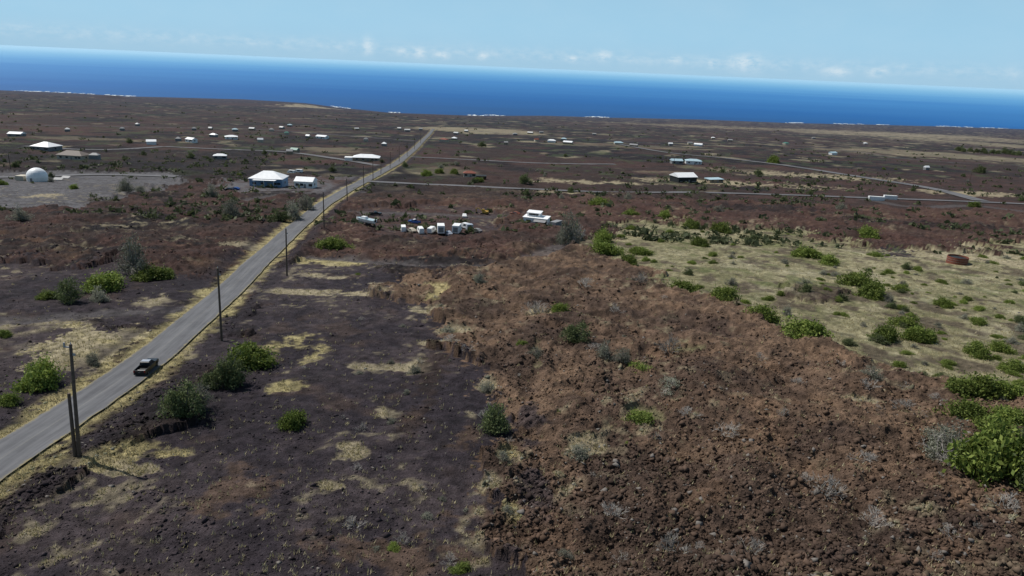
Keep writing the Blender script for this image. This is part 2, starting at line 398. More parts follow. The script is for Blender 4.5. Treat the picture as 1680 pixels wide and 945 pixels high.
# ---------------------------------------------------------------- roads
def road_mat(name,a,b,line=False):
    m,nt,bs=nmat(name); geo=nt.nodes.new('ShaderNodeNewGeometry').outputs['Position']
    uv=nt.nodes.new('ShaderNodeUVMap').outputs[0]; sx=nt.nodes.new('ShaderNodeSeparateXYZ'); nt.links.new(uv,sx.inputs[0]); u=sx.outputs[0]
    n=noise(nt,geo,.22 if line else .05,6,.75); c=mixc(nt,mth(nt,'MULTIPLY_ADD',n,3.2,-1.1,clamp=True),a,b)
    n2=noise(nt,geo,9,3)
    e=mth(nt,'ABSOLUTE',mth(nt,'SUBTRACT',u,.5)); ne=noise(nt,geo,.9,5,.75)
    ed=mth(nt,'MULTIPLY_ADD',mth(nt,'ADD',e,mth(nt,'MULTIPLY',ne,.28)),14.,-8.2,clamp=True)
    if line:
        w=mth(nt,'ABSOLUTE',mth(nt,'SINE',mth(nt,'MULTIPLY',u,6.283)))
        c=mixc(nt,mth(nt,'MULTIPLY',w,.4),c,(a[0]*.6,a[1]*.6,a[2]*.62))
        mp=nt.nodes.new('ShaderNodeMapping'); mp.inputs['Scale'].default_value=(7,.05,1); nt.links.new(uv,mp.inputs[0])
        st=noise(nt,mp.outputs[0],1.,4,.7); c=mixc(nt,mth(nt,'MULTIPLY_ADD',st,2.4,-1.0,clamp=True),c,(.17,.17,.175))
        cl=mth(nt,'LESS_THAN',e,.010); cl=mth(nt,'MULTIPLY',cl,mth(nt,'MULTIPLY_ADD',n2,1.6,-.45,clamp=True))
        c=mixc(nt,mth(nt,'MULTIPLY',cl,.35),c,(.30,.28,.20))
    c=mixc(nt,ed,c,(.22,.185,.10) if line else (.07,.058,.05))
    nt.links.new(c,bs.inputs['Base Color']); bs.inputs['Roughness'].default_value=.9; bs.inputs['Specular IOR Level'].default_value=.15
    return m
RM={'asphalt':road_mat('worn_asphalt',(.125,.126,.132),(.085,.085,.090),True),'road':road_mat('side_road_asphalt',(.145,.143,.148),(.085,.083,.086))}
def strip(name,pl,w,mat,label,dz=0):
    d=np.gradient(pl,axis=0); d/=np.linalg.norm(d,axis=1)[:,None]+1e-9; nrm=np.stack([d[:,1],-d[:,0]],1)
    L=np.concatenate([[0],np.cumsum(np.linalg.norm(np.diff(pl,axis=0),axis=1))])
    ew=.18*fbm(L/3,L*0+3,3,5)+0*L; er=.18*fbm(L/3,L*0+9,3,6)
    offs=np.array([-.5,-.25,0,.25,.5])*w; O=np.repeat(offs[None],len(pl),0); O[:,0]-=ew; O[:,4]+=er
    pts=pl[:,None,:]+nrm[:,None,:]*O[:,:,None]; n=len(pl)
    x=pts[...,0].ravel();y=pts[...,1].ravel(); z=zmacro(x,y)+.05+y*.0005+dz
    i=np.arange((n-1)*4); a=(i//4)*5+i%4
    me=npmesh(name,np.stack([x,y,z],1),np.stack([a,a+1,a+6,a+5],1),mat)
    uv=me.uv_layers.new(name='UVMap'); vi=np.zeros(len(me.loops),np.int32); me.loops.foreach_get('vertex_index',vi)
    uv.data.foreach_set('uv',np.stack([(vi%5)/4.,L[vi//5]],1).astype(np.float32).ravel())
    return obj(name,me,kind='structure',label=label)
for ri,(n,pl,w,k_) in enumerate(ROADS):
    if k_=='track': continue
    strip({'asphalt':'road','road':'side_road'}[k_],pl,w,RM[k_],{'asphalt':'long straight grey asphalt road running to the sea','road':'narrow paved side road'}[k_],.006*(15-ri))

# ---------------------------------------------------------------- ocean
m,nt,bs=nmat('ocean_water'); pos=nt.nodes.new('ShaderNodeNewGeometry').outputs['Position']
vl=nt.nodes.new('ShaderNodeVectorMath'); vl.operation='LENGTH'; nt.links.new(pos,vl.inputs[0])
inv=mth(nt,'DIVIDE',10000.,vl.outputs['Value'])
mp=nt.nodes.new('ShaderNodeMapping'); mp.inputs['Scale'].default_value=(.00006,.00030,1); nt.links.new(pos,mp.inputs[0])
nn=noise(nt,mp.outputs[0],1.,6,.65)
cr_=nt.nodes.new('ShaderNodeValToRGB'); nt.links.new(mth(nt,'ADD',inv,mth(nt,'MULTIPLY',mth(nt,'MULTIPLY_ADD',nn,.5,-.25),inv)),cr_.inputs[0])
e=cr_.color_ramp.elements; e[0].position=.0; e[0].color=(.31,.50,.64,1); e[1].position=1.; e[1].color=(.011,.060,.17,1)  # ramp pales seaward: horizon haze is painted into the water colour
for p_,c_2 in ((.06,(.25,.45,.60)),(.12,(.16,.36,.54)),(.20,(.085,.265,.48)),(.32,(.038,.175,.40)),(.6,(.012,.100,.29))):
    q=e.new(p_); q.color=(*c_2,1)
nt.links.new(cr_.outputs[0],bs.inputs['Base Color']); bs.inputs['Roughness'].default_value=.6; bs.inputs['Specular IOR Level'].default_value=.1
gx=np.linspace(-450000,450000,14); gy=np.array([5000,9000,14000,25000,60000,150000,380000.])
V=[(x,y,-SEA) for y in gy for x in gx]; Fq=[(r*14+c,r*14+c+1,(r+1)*14+c+1,(r+1)*14+c) for r in range(6) for c in range(13)]
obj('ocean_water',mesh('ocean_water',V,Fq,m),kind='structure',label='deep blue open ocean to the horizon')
g=G()
for (a,b) in [(30,160),(180,225),(545,575),(640,660),(770,830),(960,1000),(1290,1320),(1370,1420),(1440,1460),(1540,1600),(1610,1660)]:
    for k in range(int((b-a)/3)):
        px=a+k*3+random.random()*2; d=ray(px,200); u=d[0]/d[1]; yc=float(ycoast(u))+random.uniform(-40,160)
        w=random.uniform(15,45); h=random.uniform(15,80)
        x=u*yc; g.add([(x-w,yc-h*.3,-SEA+1.),(x+w*.2,yc-h,-SEA+1.),(x+w,yc,-SEA+1.),(x+w*.3,yc+h,-SEA+1.),(x-w*.6,yc+h*.5,-SEA+1.)],[(0,1,2,3,4)])
part('surf_foam',g,pm('white_foam',(.75,.8,.82),None,.01,.8),None,kind='stuff',label='white surf breaking along the lava shore')

# ---------------------------------------------------------------- loose rocks & grass tufts
def scatter(n,y0,y1):
    v=rng.random(n); y=1/((1-v)/y0+v/y1); u=rng.uniform(-1.05,1.05,n); return u*(y+8),y
x,y=scatter(170000,36,260)
z,c,rg,ig=terrain(x,y); rd=road_dist(x,y,('main','road'))
pr=np.clip(rg*.9+.10,0,1)*(1-ig*.85)
k=(rng.random(len(x))<pr)&(rd>1.2); x,y,z,rg,c=x[k],y[k],z[k],rg[k],c[k]; n=len(x); print('rocks',n)
oc=np.array([(1,0,0),(-1,0,0),(0,1,0),(0,-1,0),(0,0,1),(0,0,-1)],float)
fo=np.array([(0,2,4),(2,1,4),(1,3,4),(3,0,4),(2,0,5),(1,2,5),(3,1,5),(0,3,5)])
cl=fbm(x/5,y/5,2,55)
sz=np.exp(rng.normal(-2.3,.55,n)+.5*cl)*(.6+.6*rg)
sz=np.clip(sz,.04,.5)
th=rng.uniform(0,6.28,n); cth,sth=np.cos(th)[:,None],np.sin(th)[:,None]
V=oc[None]*rng.uniform(.5,1.25,(n,6,1))+rng.normal(0,.28,(n,6,3))
V=np.stack([V[...,0]*cth-V[...,1]*sth,V[...,0]*sth+V[...,1]*cth,V[...,2]*.8],-1)*sz[:,None,None]
V+=np.stack([x,y,z+sz*.1],1)[:,None,:]
m,nt,bs=nmat('lava_rock'); at=nt.nodes.new('ShaderNodeAttribute'); at.attribute_name='Col'
nt.links.new(at.outputs['Color'],bs.inputs['Base Color']); bs.inputs['Roughness'].default_value=.95; bs.inputs['Specular IOR Level'].default_value=.1
me=npmesh('loose_lava_rocks',V.reshape(-1,3),(fo[None]+6*np.arange(n)[:,None,None]).reshape(-1,3),m,3)
rc=np.where((rng.random(n)<.03)[:,None],np.array([[.16,.145,.13]]),np.minimum(c,.15)*rng.uniform(.65,1.35,n)[:,None]); rc=np.repeat(np.c_[rc,np.ones(n)],6,0)
ca=me.color_attributes.new('Col','FLOAT_COLOR','POINT'); ca.data.foreach_set('color',rc.astype(np.float32).ravel())
obj('loose_lava_rocks',me,kind='stuff',label='loose brown and black lava clinker rocks')
x,y=scatter(130000,38,330)
z,c,rg,ig=terrain(x,y); rd=road_dist(x,y,('main','road'))
lum=c.sum(1); k=(((lum>.38)&(rng.random(len(x))<.8))|(rng.random(len(x))<.04))&(rd>.15); x,y,z=x[k],y[k],z[k]; n=len(x); print('tufts',n)
B=5; ang=rng.uniform(0,6.28,(n,B)); hgt=rng.uniform(.12,.45,(n,B)); le=rng.uniform(.05,.3,(n,B)); w=.035+.0002*y[:,None]+0*ang
bx=x[:,None]+rng.normal(0,.12,(n,B)); by=y[:,None]+rng.normal(0,.12,(n,B)); bz=z[:,None]+0*ang
ca_,sa=np.cos(ang),np.sin(ang)
V=np.stack([np.stack([bx-sa*w,by+ca_*w,bz-.03],-1),np.stack([bx+sa*w,by-ca_*w,bz-.03],-1),np.stack([bx+ca_*le,by+sa*le,bz+hgt],-1)],2)
obj('dry_grass_tufts',npmesh('dry_grass_tufts',V.reshape(-1,3),np.arange(n*B*3).reshape(-1,3),M['drygrass'],3),kind='stuff',label='dry yellow grass tufts')
x,y=scatter(9000,230,3200); n30=fbm(x/70+3,y/90,3,45)
k=(n30+rng.normal(0,.35,len(x))>.25)&(road_dist(x,y)>3); x,y=x[k],y[k]; z=terrain(x,y,False)[0]; n=len(x); B=12
s_=rng.uniform(.5,1.9,n)*(1+y/2500)
P0=np.stack([x,y,z],1)[:,None,:]+rng.normal(0,1,(n,B,3))*s_[:,None,None]*np.array([.55,.55,.22])+np.array([0,0,.45])*s_[:,None,None]
a=rng.normal(0,1,(n,B,3)); b=rng.normal(0,1,(n,B,3)); q=s_[:,None,None]*.34
V=np.stack([P0-a*q,P0+b*q*.7,P0+a*q,P0-b*q*.7],2).reshape(-1,3)
obj('distant_scrub',npmesh('distant_scrub',V,np.arange(n*B*4).reshape(-1,4),M['scrub']),kind='stuff',label='small dark scrub dotted over far lava plain')

# ---------------------------------------------------------------- plants
def crown_mesh(name,nc,nl,h,leaf,mat,seed,r=1.,sig=.17,base=.1):
    g=np.random.default_rng(seed)
    th=g.uniform(0,6.28,nc); ph=np.arccos(g.uniform(-.15,1,nc)); rad=g.uniform(.35,1.,nc)**.7
    lump=1+.35*np.sin(th*2+seed)+.25*np.sin(th*3+seed*2)
    cx=np.sin(ph)*np.cos(th)*rad*lump*r*.82; cy=np.sin(ph)*np.sin(th)*rad*lump*r*.82; cz=base+np.maximum(0,np.cos(ph)*rad)*h*.8*(.65+.5*g.random(nc))
    N=nc*nl; cid=np.repeat(np.arange(nc),nl); cs=g.uniform(.5,1.3,nc)[cid]*sig
    P0=np.stack([cx,cy,cz],1)[cid]+g.normal(0,1,(N,3))*cs[:,None]*np.array([1,1,.7]); P0[:,2]=np.maximum(P0[:,2],.02)
    a=g.normal(0,1,(N,3)); a/=np.linalg.norm(a,axis=1)[:,None]; b=np.cross(a,g.normal(0,1,(N,3))); b/=np.linalg.norm(b,axis=1)[:,None]
    s=leaf*g.uniform(.6,1.4,N)[:,None]
    V=np.stack([P0-a*s,P0+b*s*.5,P0+a*s,P0-b*s*.5],1).reshape(-1,3)
    return npmesh(name,V,np.arange(N*4).reshape(-1,4),mat),np.stack([cx,cy,cz],1)
def limbs(name,cs,mat,seed,h0=.25,r=.05,nmax=14):
    rr=random.Random(seed); g=G(); tip=(rr.uniform(-.06,.06),rr.uniform(-.06,.06),h0)
    g.tube((0,0,-.12),tip,r*1.3,r*.9,7)
    for c in cs[:nmax]:
        mid=((c[0]*.5)+rr.uniform(-.1,.1),c[1]*.5+rr.uniform(-.1,.1),h0+(c[2]-h0)*.45)
        g.tube(tip,mid,r*.6,r*.35,5,False); g.tube(mid,tuple(c),r*.35,r*.1,5)
    return g.me(name,mat)
def twig_mesh(name,seed,h,spread,mat,n0=9,dep=4,r=.018):
    rr=random.Random(seed); g=G()
    def br(p,d,L,r,k):
        q=p+d*L; g.tube(p,q,r,r*.65,4,False)
        if k==0: return
        for _ in range(3):
            nd=(d+Vector((rr.gauss(0,.5),rr.gauss(0,.5),rr.gauss(.05,.35)))).normalized()
            br(q,nd,L*rr.uniform(.55,.9),r*.65,k-1)
    for i in range(n0):
        t=rr.uniform(0,6.28); s=rr.uniform(.2,spread); br(Vector((rr.uniform(-.15,.15),rr.uniform(-.15,.15),-.05)),Vector((math.cos(t)*s,math.sin(t)*s,h)).normalized(),rr.uniform(.25,.42),r,dep-1)
    return g.me(name,mat)
SP={}
for v in range(4):
    c_m,cs=crown_mesh('crown',75,75,.9,.056,M['g'],10+v,.92,.15); SP['g',v]=(c_m,limbs('trunk',cs,M['bark'],v,.12,.04))
    c_m,cs=crown_mesh('crown',68,64,1.4,.048,M['t'],30+v,.9,.14,.25); SP['t',v]=(c_m,limbs('trunk',cs,M['bark'],v+5,.3,.06,30))
    c_m,cs=crown_mesh('crown',70,42,1.4,.038,M['gr'],50+v,.88,.13,.2); SP['r',v]=(c_m,limbs('trunk',cs,M['bark'],v+9,.28,.08,60))
    SP['d',v]=(twig_mesh('twigs',70+v,.8,1.4,M['dead'],10,4,.024),None)
LB={'g':'low bright green shrub growing on the lava','t':'dark green bushy tree with short trunk','r':'grey green half bare tree on lava','d':'dead grey leafless shrub of tangled twigs'}
NAME={'g':'shrub','t':'tree','r':'tree','d':'dead_shrub'}
GRP={'g':'green shrubs scattered over the lava','t':'trees scattered over the lava','r':'trees scattered over the lava','d':'dead shrubs on the lava'}
CAT={'g':'shrub','t':'tree','r':'tree','d':'dead shrub'}
cnt=0
def plant(px,py,wpx,k,lab=None,hs=1.):
    global cnt
    x,y,z=ground(px,py); s=wpx*depth(x,y,z)/F/2/.95; v=cnt%4; cnt+=1
    _plant(x,y+s*.3,z,s,k,v,lab,hs)
def _plant(x,y,z,s,k,v,lab=None,hs=1.):
    e=root(NAME[k],(x,y,z-.04*s),random.uniform(0,6.28),lab or LB[k],CAT[k],GRP[k],(s,s*random.uniform(.85,1.15),s*random.uniform(.85,1.15)*hs))
    c,t_=SP[k,v]
    obj('crown' if k!='d' else 'twigs',c,e)
    if t_: obj('trunk',t_,e)
N_=None
pl=[(298,697,76,'t',N_,1.1),(325,680,50,'r',N_,1.3),(372,638,66,'t',N_,1.1),(402,604,78,'g',N_,1.25),(345,640,40,'t',N_,1.1),(478,706,48,'g','small rounded yellow green bush alone on cinder',1.6),(812,712,60,'t',N_,1.25),(797,692,38,'d',N_,1.4),(946,574,48,'t',N_,1.2),(918,528,36,'g'),
(218,455,58,'r','upright grey half bare tree beside green shrub',1.7),(248,460,55,'g'),(110,500,46,'t',N_,1.2),(165,478,70,'g'),(160,497,42,'r'),(78,492,34,'g'),(60,640,80,'g'),(10,668,40,'g'),(543,413,50,'g'),(150,600,30,'r'),(6,555,22,'g'),(270,455,30,'g'),
(478,362,46,'r',N_,1.3),(500,345,34,'r',N_,1.3),(460,365,30,'t'),(378,362,40,'r',N_,1.2),(205,318,36,'r',N_,1.3),(345,327,28,'r',N_,1.2),(30,366,36,'r'),(932,404,40,'r','tall grey bare tree beside the white building',2.2),(945,404,34,'d','tall grey bare tree beside the white building',2.),(920,400,26,'r',N_,1.4),
(990,398,40,'g'),(992,418,46,'g'),(1032,436,36,'g'),(1050,418,36,'g'),(1122,482,46,'g'),(1190,502,50,'g'),(1250,530,52,'g'),(1320,566,80,'g'),(1150,404,30,'g'),(1135,376,34,'g'),(1184,382,34,'g'),(1236,402,26,'t',N_,1.2),(1090,360,30,'g'),(1035,357,30,'g'),(985,344,32,'g'),
(1325,424,44,'g'),(1362,436,38,'g'),(1410,470,50,'g'),(1435,490,60,'g'),(1322,488,24,'t',N_,1.3),(1292,520,22,'r',N_,1.4),(1490,538,40,'g'),(1455,562,50,'g'),(1512,564,56,'g'),(1608,588,46,'g'),(1644,580,40,'g'),(1670,610,40,'g'),(1608,535,30,'g'),(1550,505,30,'g'),(1480,478,26,'g'),(1130,452,20,'t'),(1200,470,22,'r'),
(1605,660,90,'g'),(1655,662,60,'g'),(1590,700,70,'g'),(1660,715,70,'g'),(1566,768,92,'r','large grey leafless bush beside green thicket',1.3),(1545,745,70,'r','dense grey branching bush beside green thicket',1.2),(1560,775,90,'d','dense grey branching bush beside green thicket',1.3),(1652,812,140,'g','large dense green bush at the lava edge',1.35),(1640,765,100,'g'),(1700,830,120,'t'),(1640,735,70,'g'),
(1045,705,60,'g',N_,.6),(1050,622,48,'g',N_,.6),(1020,612,34,'r'),(990,605,40,'r'),(856,580,20,'g'),(1100,582,60,'d'),(680,615,26,'r'),(825,775,40,'r'),(950,755,50,'r',N_,.8),(786,472,30,'r'),(880,600,34,'r'),(1100,660,56,'r',N_,.7),(800,645,34,'r',N_,.9),(832,855,36,'r',N_,.8),(765,592,28,'d'),(735,548,30,'r',N_,.7),
(1415,775,56,'d'),(1360,828,80,'d'),(1440,872,60,'d'),(1012,866,60,'d'),(1110,925,80,'d'),(1235,925,60,'d'),(1195,935,40,'d'),(1190,720,60,'d'),(1130,700,40,'d'),(1075,735,30,'d'),(1380,610,20,'d'),(975,590,30,'d'),(1490,690,60,'d'),(1570,785,70,'d'),(1430,640,40,'r'),(655,895,40,'d'),(580,870,40,'d'),(1650,860,60,'d'),(1560,905,50,'d'),(880,525,50,'d'),(960,480,40,'d'),(1050,475,36,'d'),(1250,600,30,'d'),(1310,640,34,'d'),(1540,660,30,'d'),(755,942,40,'g',N_,.6),(1420,655,40,'d'),(690,600,20,'d'),(740,575,30,'d'),(1010,520,30,'d'),(830,735,26,'d'),
(1270,268,26,'g'),(860,305,24,'t'),(700,290,20,'g'),(720,285,20,'g'),(745,288,18,'g'),(785,300,20,'g'),(212,237,14,'t'),(1600,340,24,'g'),(1425,392,34,'g'),(1610,285,22,'t'),(312,262,16,'t'),(790,242,14,'t'),(1245,288,16,'t'),(1330,320,12,'t'),(545,285,16,'t'),(1030,330,20,'r'),(1180,350,20,'r'),(1380,350,18,'r')]
for p in pl: plant(*p[:4],lab=p[4] if len(p)>4 else None,hs=p[5] if len(p)>5 else 1.)
fld=ZW[GFI][0]; k=0
while k<165:
    px=1690-690*random.random()**1.25; py=random.uniform(372,680); x,y=P(px,py)
    if poly_in(np.array([x]),np.array([y]),fld)[0]:
        k+=1; _plant(x,y,tz(x,y),random.uniform(.35,1.3)*(1+y/350),random.choice('gggggtrr'),k%4,hs=.8)
for k in range(85):
    px=random.uniform(480,1690); py=random.uniform(450,940); x,y=P(px,py)
    if poly_in(np.array([x]),np.array([y]),fld)[0]: continue
    kk=random.choice('ddddrrg'); _plant(x,y,tz(x,y),random.uniform(.5,1.3)*(1. if kk=='d' else .7),kk,k%4,hs=1. if kk=='d' else .7)
for k in range(50):
    px=random.uniform(0,1690); py=random.uniform(225,330)+ (px/1680)*20; x,y=P(px,py)
    if road_dist(np.array([x]),np.array([y]))[0]<4: continue
    _plant(x,y,tz(x,y),random.uniform(1.4,3.),random.choice('ttrrg'),k%4)
for k in range(16):
    plant(1575+k*9+random.uniform(-3,3),249+k*.6+random.uniform(-1,1),random.uniform(9,15),'t','dark tree in a distant windbreak row',1.)

# ---------------------------------------------------------------- buildings
def house(px,py,wpx,roof,wall,rot=0.,dr=.62,wh=2.9,rh=1.7,style='hip',lab=None,nm='house',carport=False):
    x,y,z=ground(px,py); w=max(5.,wpx*depth(x,y,z)/F*.90); d=w*dr; wh*=1.1; rh*=1.35
    e=root(nm,(x,y+d*.3,z),rot,lab or 'house with metal roof on a cleared lava lot','house','houses scattered over the lava slope')
    o=.035*w
    g=G(); zb=-1.; g.box((0,0,(zb+wh)/2),(w,d,wh-zb))
    part('wall',g,M[wall],e)
    g=G(); a,b=w/2+o,d/2+o; t=.22
    if style=='hip':
        rl=max(.3,a-b); V=[(-a,-b,wh+.003),(a,-b,wh+.003),(a,b,wh+.003),(-a,b,wh+.003),(-a,-b,wh+t),(a,-b,wh+t),(a,b,wh+t),(-a,b,wh+t),(-rl,0,wh+t+rh),(rl,0,wh+t+rh)]
        g.add(V,[(3,2,1,0),(0,1,5,4),(1,2,6,5),(2,3,7,6),(3,0,4,7),(4,5,9,8),(6,7,8,9),(5,6,9),(7,4,8)])
    elif style=='gable':
        g.prism([(-b,wh+.003),(b,wh+.003),(b,wh+t),(0,wh+t+rh),(-b,wh+t)],-a,a)
    else:
        g.prism([(-b,wh+.003),(b,wh+.003),(b,wh+t+rh*.35),(-b,wh+t)],-a,a)
    part('roof',g,M[roof],e)
    if wpx>16:
        part('door',G().box((w*.08,-d/2-.03,1.05),(1.1,.06,2.1)),M['greyw'],e)
        n=4 if wpx>30 else 3
        for i in range(n):
            xx=-w/2+w*(i+.6)/n
            if abs(xx-w*.08)<1.6: xx+=2.2
            wd=part('window',G().box((xx,-d/2-.025,1.7),(1.7,.05,1.2)),M['glass'],e)
            if wpx>30: part('sill',G().box((xx,-d/2-.06,1.04),(2.0,.1,.1)),M['white'],wd)
        for sx in (-1,1): part('window',G().box((sx*(w/2+.025),0,1.6),(.05,1.3,1.1)),M['glass'],e)
    if carport:
        for sx in (-1,0,1): part('post',G().tube((sx*w*.3,-d/2-3,-1),(sx*w*.3,-d/2-3,wh-.3),.12,.12),M['white'],e)
        part('porch_roof',G().box((0,-d/2-1.8,wh-.2),(w*.7,3.2,.15)),M[roof],e)
    return e
house(438,306,58,'wroof','blue',.05,.7,3.6,2.4,lab='large house with white hip roof and blue walls',carport=True)
house(500,308,33,'wroof','white',-.05,.8,2.9,1.4,'gable',lab='white garage with white roof beside blue house')
house(600,265,46,'wroof','tanw',.1,.55,2.6,1.6,lab='low house with broad white roof near the road')
house(572,264,14,'white','white',.1,.7,2.4,.8,'shed',lab='small white shed beside low house')
house(72,248,38,'wroof','greyw',-.2,.8,2.8,2.2,lab='house with white pyramid roof')
house(118,263,48,'broof','cream',-.1,.5,2.6,2.0,lab='long house with brown roof and cream walls')
house(155,264,16,'groof','greyw',.1,.6,2.4,1.)
house(1122,301,38,'wroof','dark',.35,.8,3.4,1.8,'gable',lab='house with white gable roof and dark open side')
house(1172,301,30,'tealroof','tanw',.4,.5,2.2,.8,'shed',lab='low carport with pale roof')
house(1110,270,20,'tealroof','greyw',.1,.7,2.8,1.2,'gable')
house(1138,270,28,'tealroof','white',-.1,.6,2.8,1.2,lab='house with pale blue metal roof')
house(770,292,22,'rroof','cream',.1,.6,2.4,1.,lab='small house with red brown roof')
house(789,296,18,'dark','rust',.1,.6,2.2,.8,'shed')
house(360,262,22,'wroof','greyw',.3,.6,2.2,1.)
small=[(247,238,18,'wroof','white'),(313,235,20,'wroof','white'),(378,229,24,'wroof','white'),(528,228,22,'wroof','white'),(427,234,12,'wroof','cream'),(25,225,26,'wroof','greyw'),(292,232,10,'groof','greyw'),(505,227,8,'white','white'),
(385,216,12,'tealroof','greyw'),(413,214,12,'wroof','tanw'),(445,216,10,'groof','cream'),(462,212,10,'wroof','greyw'),(475,208,10,'tealroof','greyw'),(350,226,14,'wroof','greyw'),(318,214,9,'groof','greyw'),(345,214,8,'wroof','tanw'),(470,222,10,'greenroof','cream'),(483,251,16,'greenroof','tanw'),(475,255,12,'groof','tanw'),
(668,216,12,'wroof','white'),(690,214,8,'groof','greyw'),(655,213,8,'wroof','greyw'),(728,233,16,'rroof','cream'),(745,230,12,'wroof','tanw'),(748,221,10,'wroof','greyw'),(765,217,8,'wroof','greyw'),(845,222,10,'groof','greyw'),(870,220,12,'wroof','tanw'),(888,219,9,'groof','greyw'),(905,234,16,'wroof','white'),(932,237,18,'wroof','tanw'),(925,231,12,'tealroof','white'),(880,232,9,'rroof','cream'),
(1015,237,18,'tealroof','cream'),(1040,241,16,'groof','tanw'),(1100,239,9,'wroof','greyw'),(1146,240,16,'wroof','white'),(1132,237,10,'groof','cream'),(975,222,8,'groof','greyw'),(1198,232,10,'groof','tanw'),(1290,237,12,'greenroof','cream'),(1367,254,14,'tealroof','white'),(1335,228,8,'groof','greyw'),(1170,228,8,'wroof','tanw'),(1420,237,8,'wroof','greyw'),
(200,215,10,'groof','greyw'),(110,217,9,'wroof','greyw'),(225,207,8,'wroof','greyw'),(585,214,9,'wroof','tanw'),(600,233,10,'groof','cream'),(630,240,9,'wroof','greyw'),(1520,280,8,'wroof','greyw'),(830,238,8,'groof','tanw')]
for (a,b,w,r_,wl) in small:
    if b<225 and r_=='wroof': r_='froof'
    house(a,b,w*(.88 if w>13 else .8),r_,wl if w>13 else {'white':'greyw'}.get(wl,wl),random.uniform(-.5,.5),random.uniform(.5,.8),2.4,1.2,random.choice(['hip','gable']),lab={'wroof':'small house with white metal roof','froof':'small distant house with pale roof','groof':'small house with grey roof','rroof':'small house with red brown roof','tealroof':'small house with pale blue roof','greenroof':'small house with green roof','white':'small plain white storage shed'}[r_])
x,y,z=ground(62,297); e=root('dome_house',(x,y,z),0,'white dome on a round base with flat annex','dome'); r=30*depth(x,y,z)/F/2
g=G().tube((0,0,-1),(0,0,r*.45),r*1.0,r*1.0,28); part('wall',g,M['white'],e)
g=G(); nl,nr_=24,8; V=[(r*1.02*math.cos(R(90*j/nr_))*math.cos(2*math.pi*i/nl),r*1.02*math.cos(R(90*j/nr_))*math.sin(2*math.pi*i/nl),r*.45+.01+r*math.sin(R(90*j/nr_))) for j in range(nr_+1) for i in range(nl)]
g.add(V,[(j*nl+i,j*nl+(i+1)%nl,(j+1)*nl+(i+1)%nl,(j+1)*nl+i) for j in range(nr_) for i in range(nl)]); part('dome_roof',g,M['wroof'],e)
part('annex',G().box((-r*1.6,-.3,r*.1),(r*.9,r,r*.7+1)),M['cream'],e); part('door',G().box((0,-r*1.03,1.),(1.,.1,2.)),M['greyw'],e)
for (a,b,rt_) in ((96,296,.1),(108,293,-.1)):
    x,y,z=ground(a,b); e=root('solar_panel_array',(x,y,z),rt_,'tilted pale solar panels on metal legs','solar panel','solar panels beside the dome',.7)
    part('panel',G().prism([(-1.4,.6),(1.4,1.8),(1.4,1.88),(-1.4,.68)],-3,3),M['groof'],e)
    for sx in(-2.5,2.5):
        for yy,zz in((-1,.75),(1,1.6)): part('leg',G().tube((sx,yy,-.6),(sx,yy,zz),.06,.06),M['metal'],e)
# white boxy workshop
x,y,z=ground(880,372); u_=depth(x,y,z)/F; e=root('workshop_building',(x,y+2,z-.3),-.30,'white boxy workshop with raised roof and dark awning','building')
w=40*u_; part('wall',G().box((0,0,.9),(w,w*.5,3.8)).box((-w*.12,w*.1,3.6),(w*.55,w*.3,1.5)),M['white'],e)
part('roof',G().prism([(-w*.29,2.83),(w*.29,3.1),(w*.29,3.2),(-w*.29,2.93)],-w*.53,w*.53),M['wroof'],e); part('roof',G().prism([(-w*.10,4.38),(w*.28,4.8),(w*.28,4.9),(-w*.10,4.48)],-w*.42,w*.19),M['wroof'],e)
part('awning',G().prism([(-w*.25-2.8,2.0),(-w*.25-.01,2.5),(-w*.25-.01,2.6),(-w*.25-2.8,2.1)],0,w*.5),M['groof'],e)
part('door',G().box((w*.26,-w*.25-.04,1.0),(4.4,.08,1.9)),M['dark'],e); part('window',G().box((-w*.28,-w*.25-.03,1.5),(1.8,.06,1.)),M['glass'],e); part('window',G().box((-w*.12,w*.1-w*.15-.03,3.8),(w*.4,.06,.6)),M['glass'],e)
def container(px,py,wpx,mat,rot,lab,hw=2.44):
    x,y,z=ground(px,py); w=wpx*depth(x,y,z)/F
    e=root('shipping_container',(x,y,z-.1),rot,lab,'container','containers beside tracks and yards')
    g=G(); n=24
    prof=[]
    for i in range(n): prof+=[(-w/2+w*i/n,-hw/2+(.04 if i%2 else 0)),(-w/2+w*(i+1)/n,-hw/2+(.04 if i%2 else 0))]
    V=[(a,b,0) for a,b in prof]+[(w/2,hw/2,0),(-w/2,hw/2,0)]; m_=len(V); V+=[(a,b,2.6) for a,b,_ in V]
    g.add(V,[(i,(i+1)%m_,(i+1)%m_+m_,i+m_) for i in range(m_)]+[tuple(range(m_,2*m_))]); part('body',g,M[mat],e)
    part('door',G().box((w/2+.03,-.6,1.3),(.05,1.1,2.4)),M['greyw'],e); part('door',G().box((w/2+.03,.6,1.3),(.05,1.1,2.4)),M['greyw'],e)
    part('top_rail',G().box((0,-hw/2-.02,2.63),(w,.12,.12)),M[mat],e)
container(1437,329,24,'white',-.15,'long white container beside the side road'); container(1460,327,20,'white',-.15,'long white container beside the side road')
container(912,376,22,'groof',1.0,'grey container beside white workshop'); container(770,380,10,'silver',.3,'pale grey container in the vehicle yard')
container(456,297,22,'orange',.1,'orange container behind the blue house')
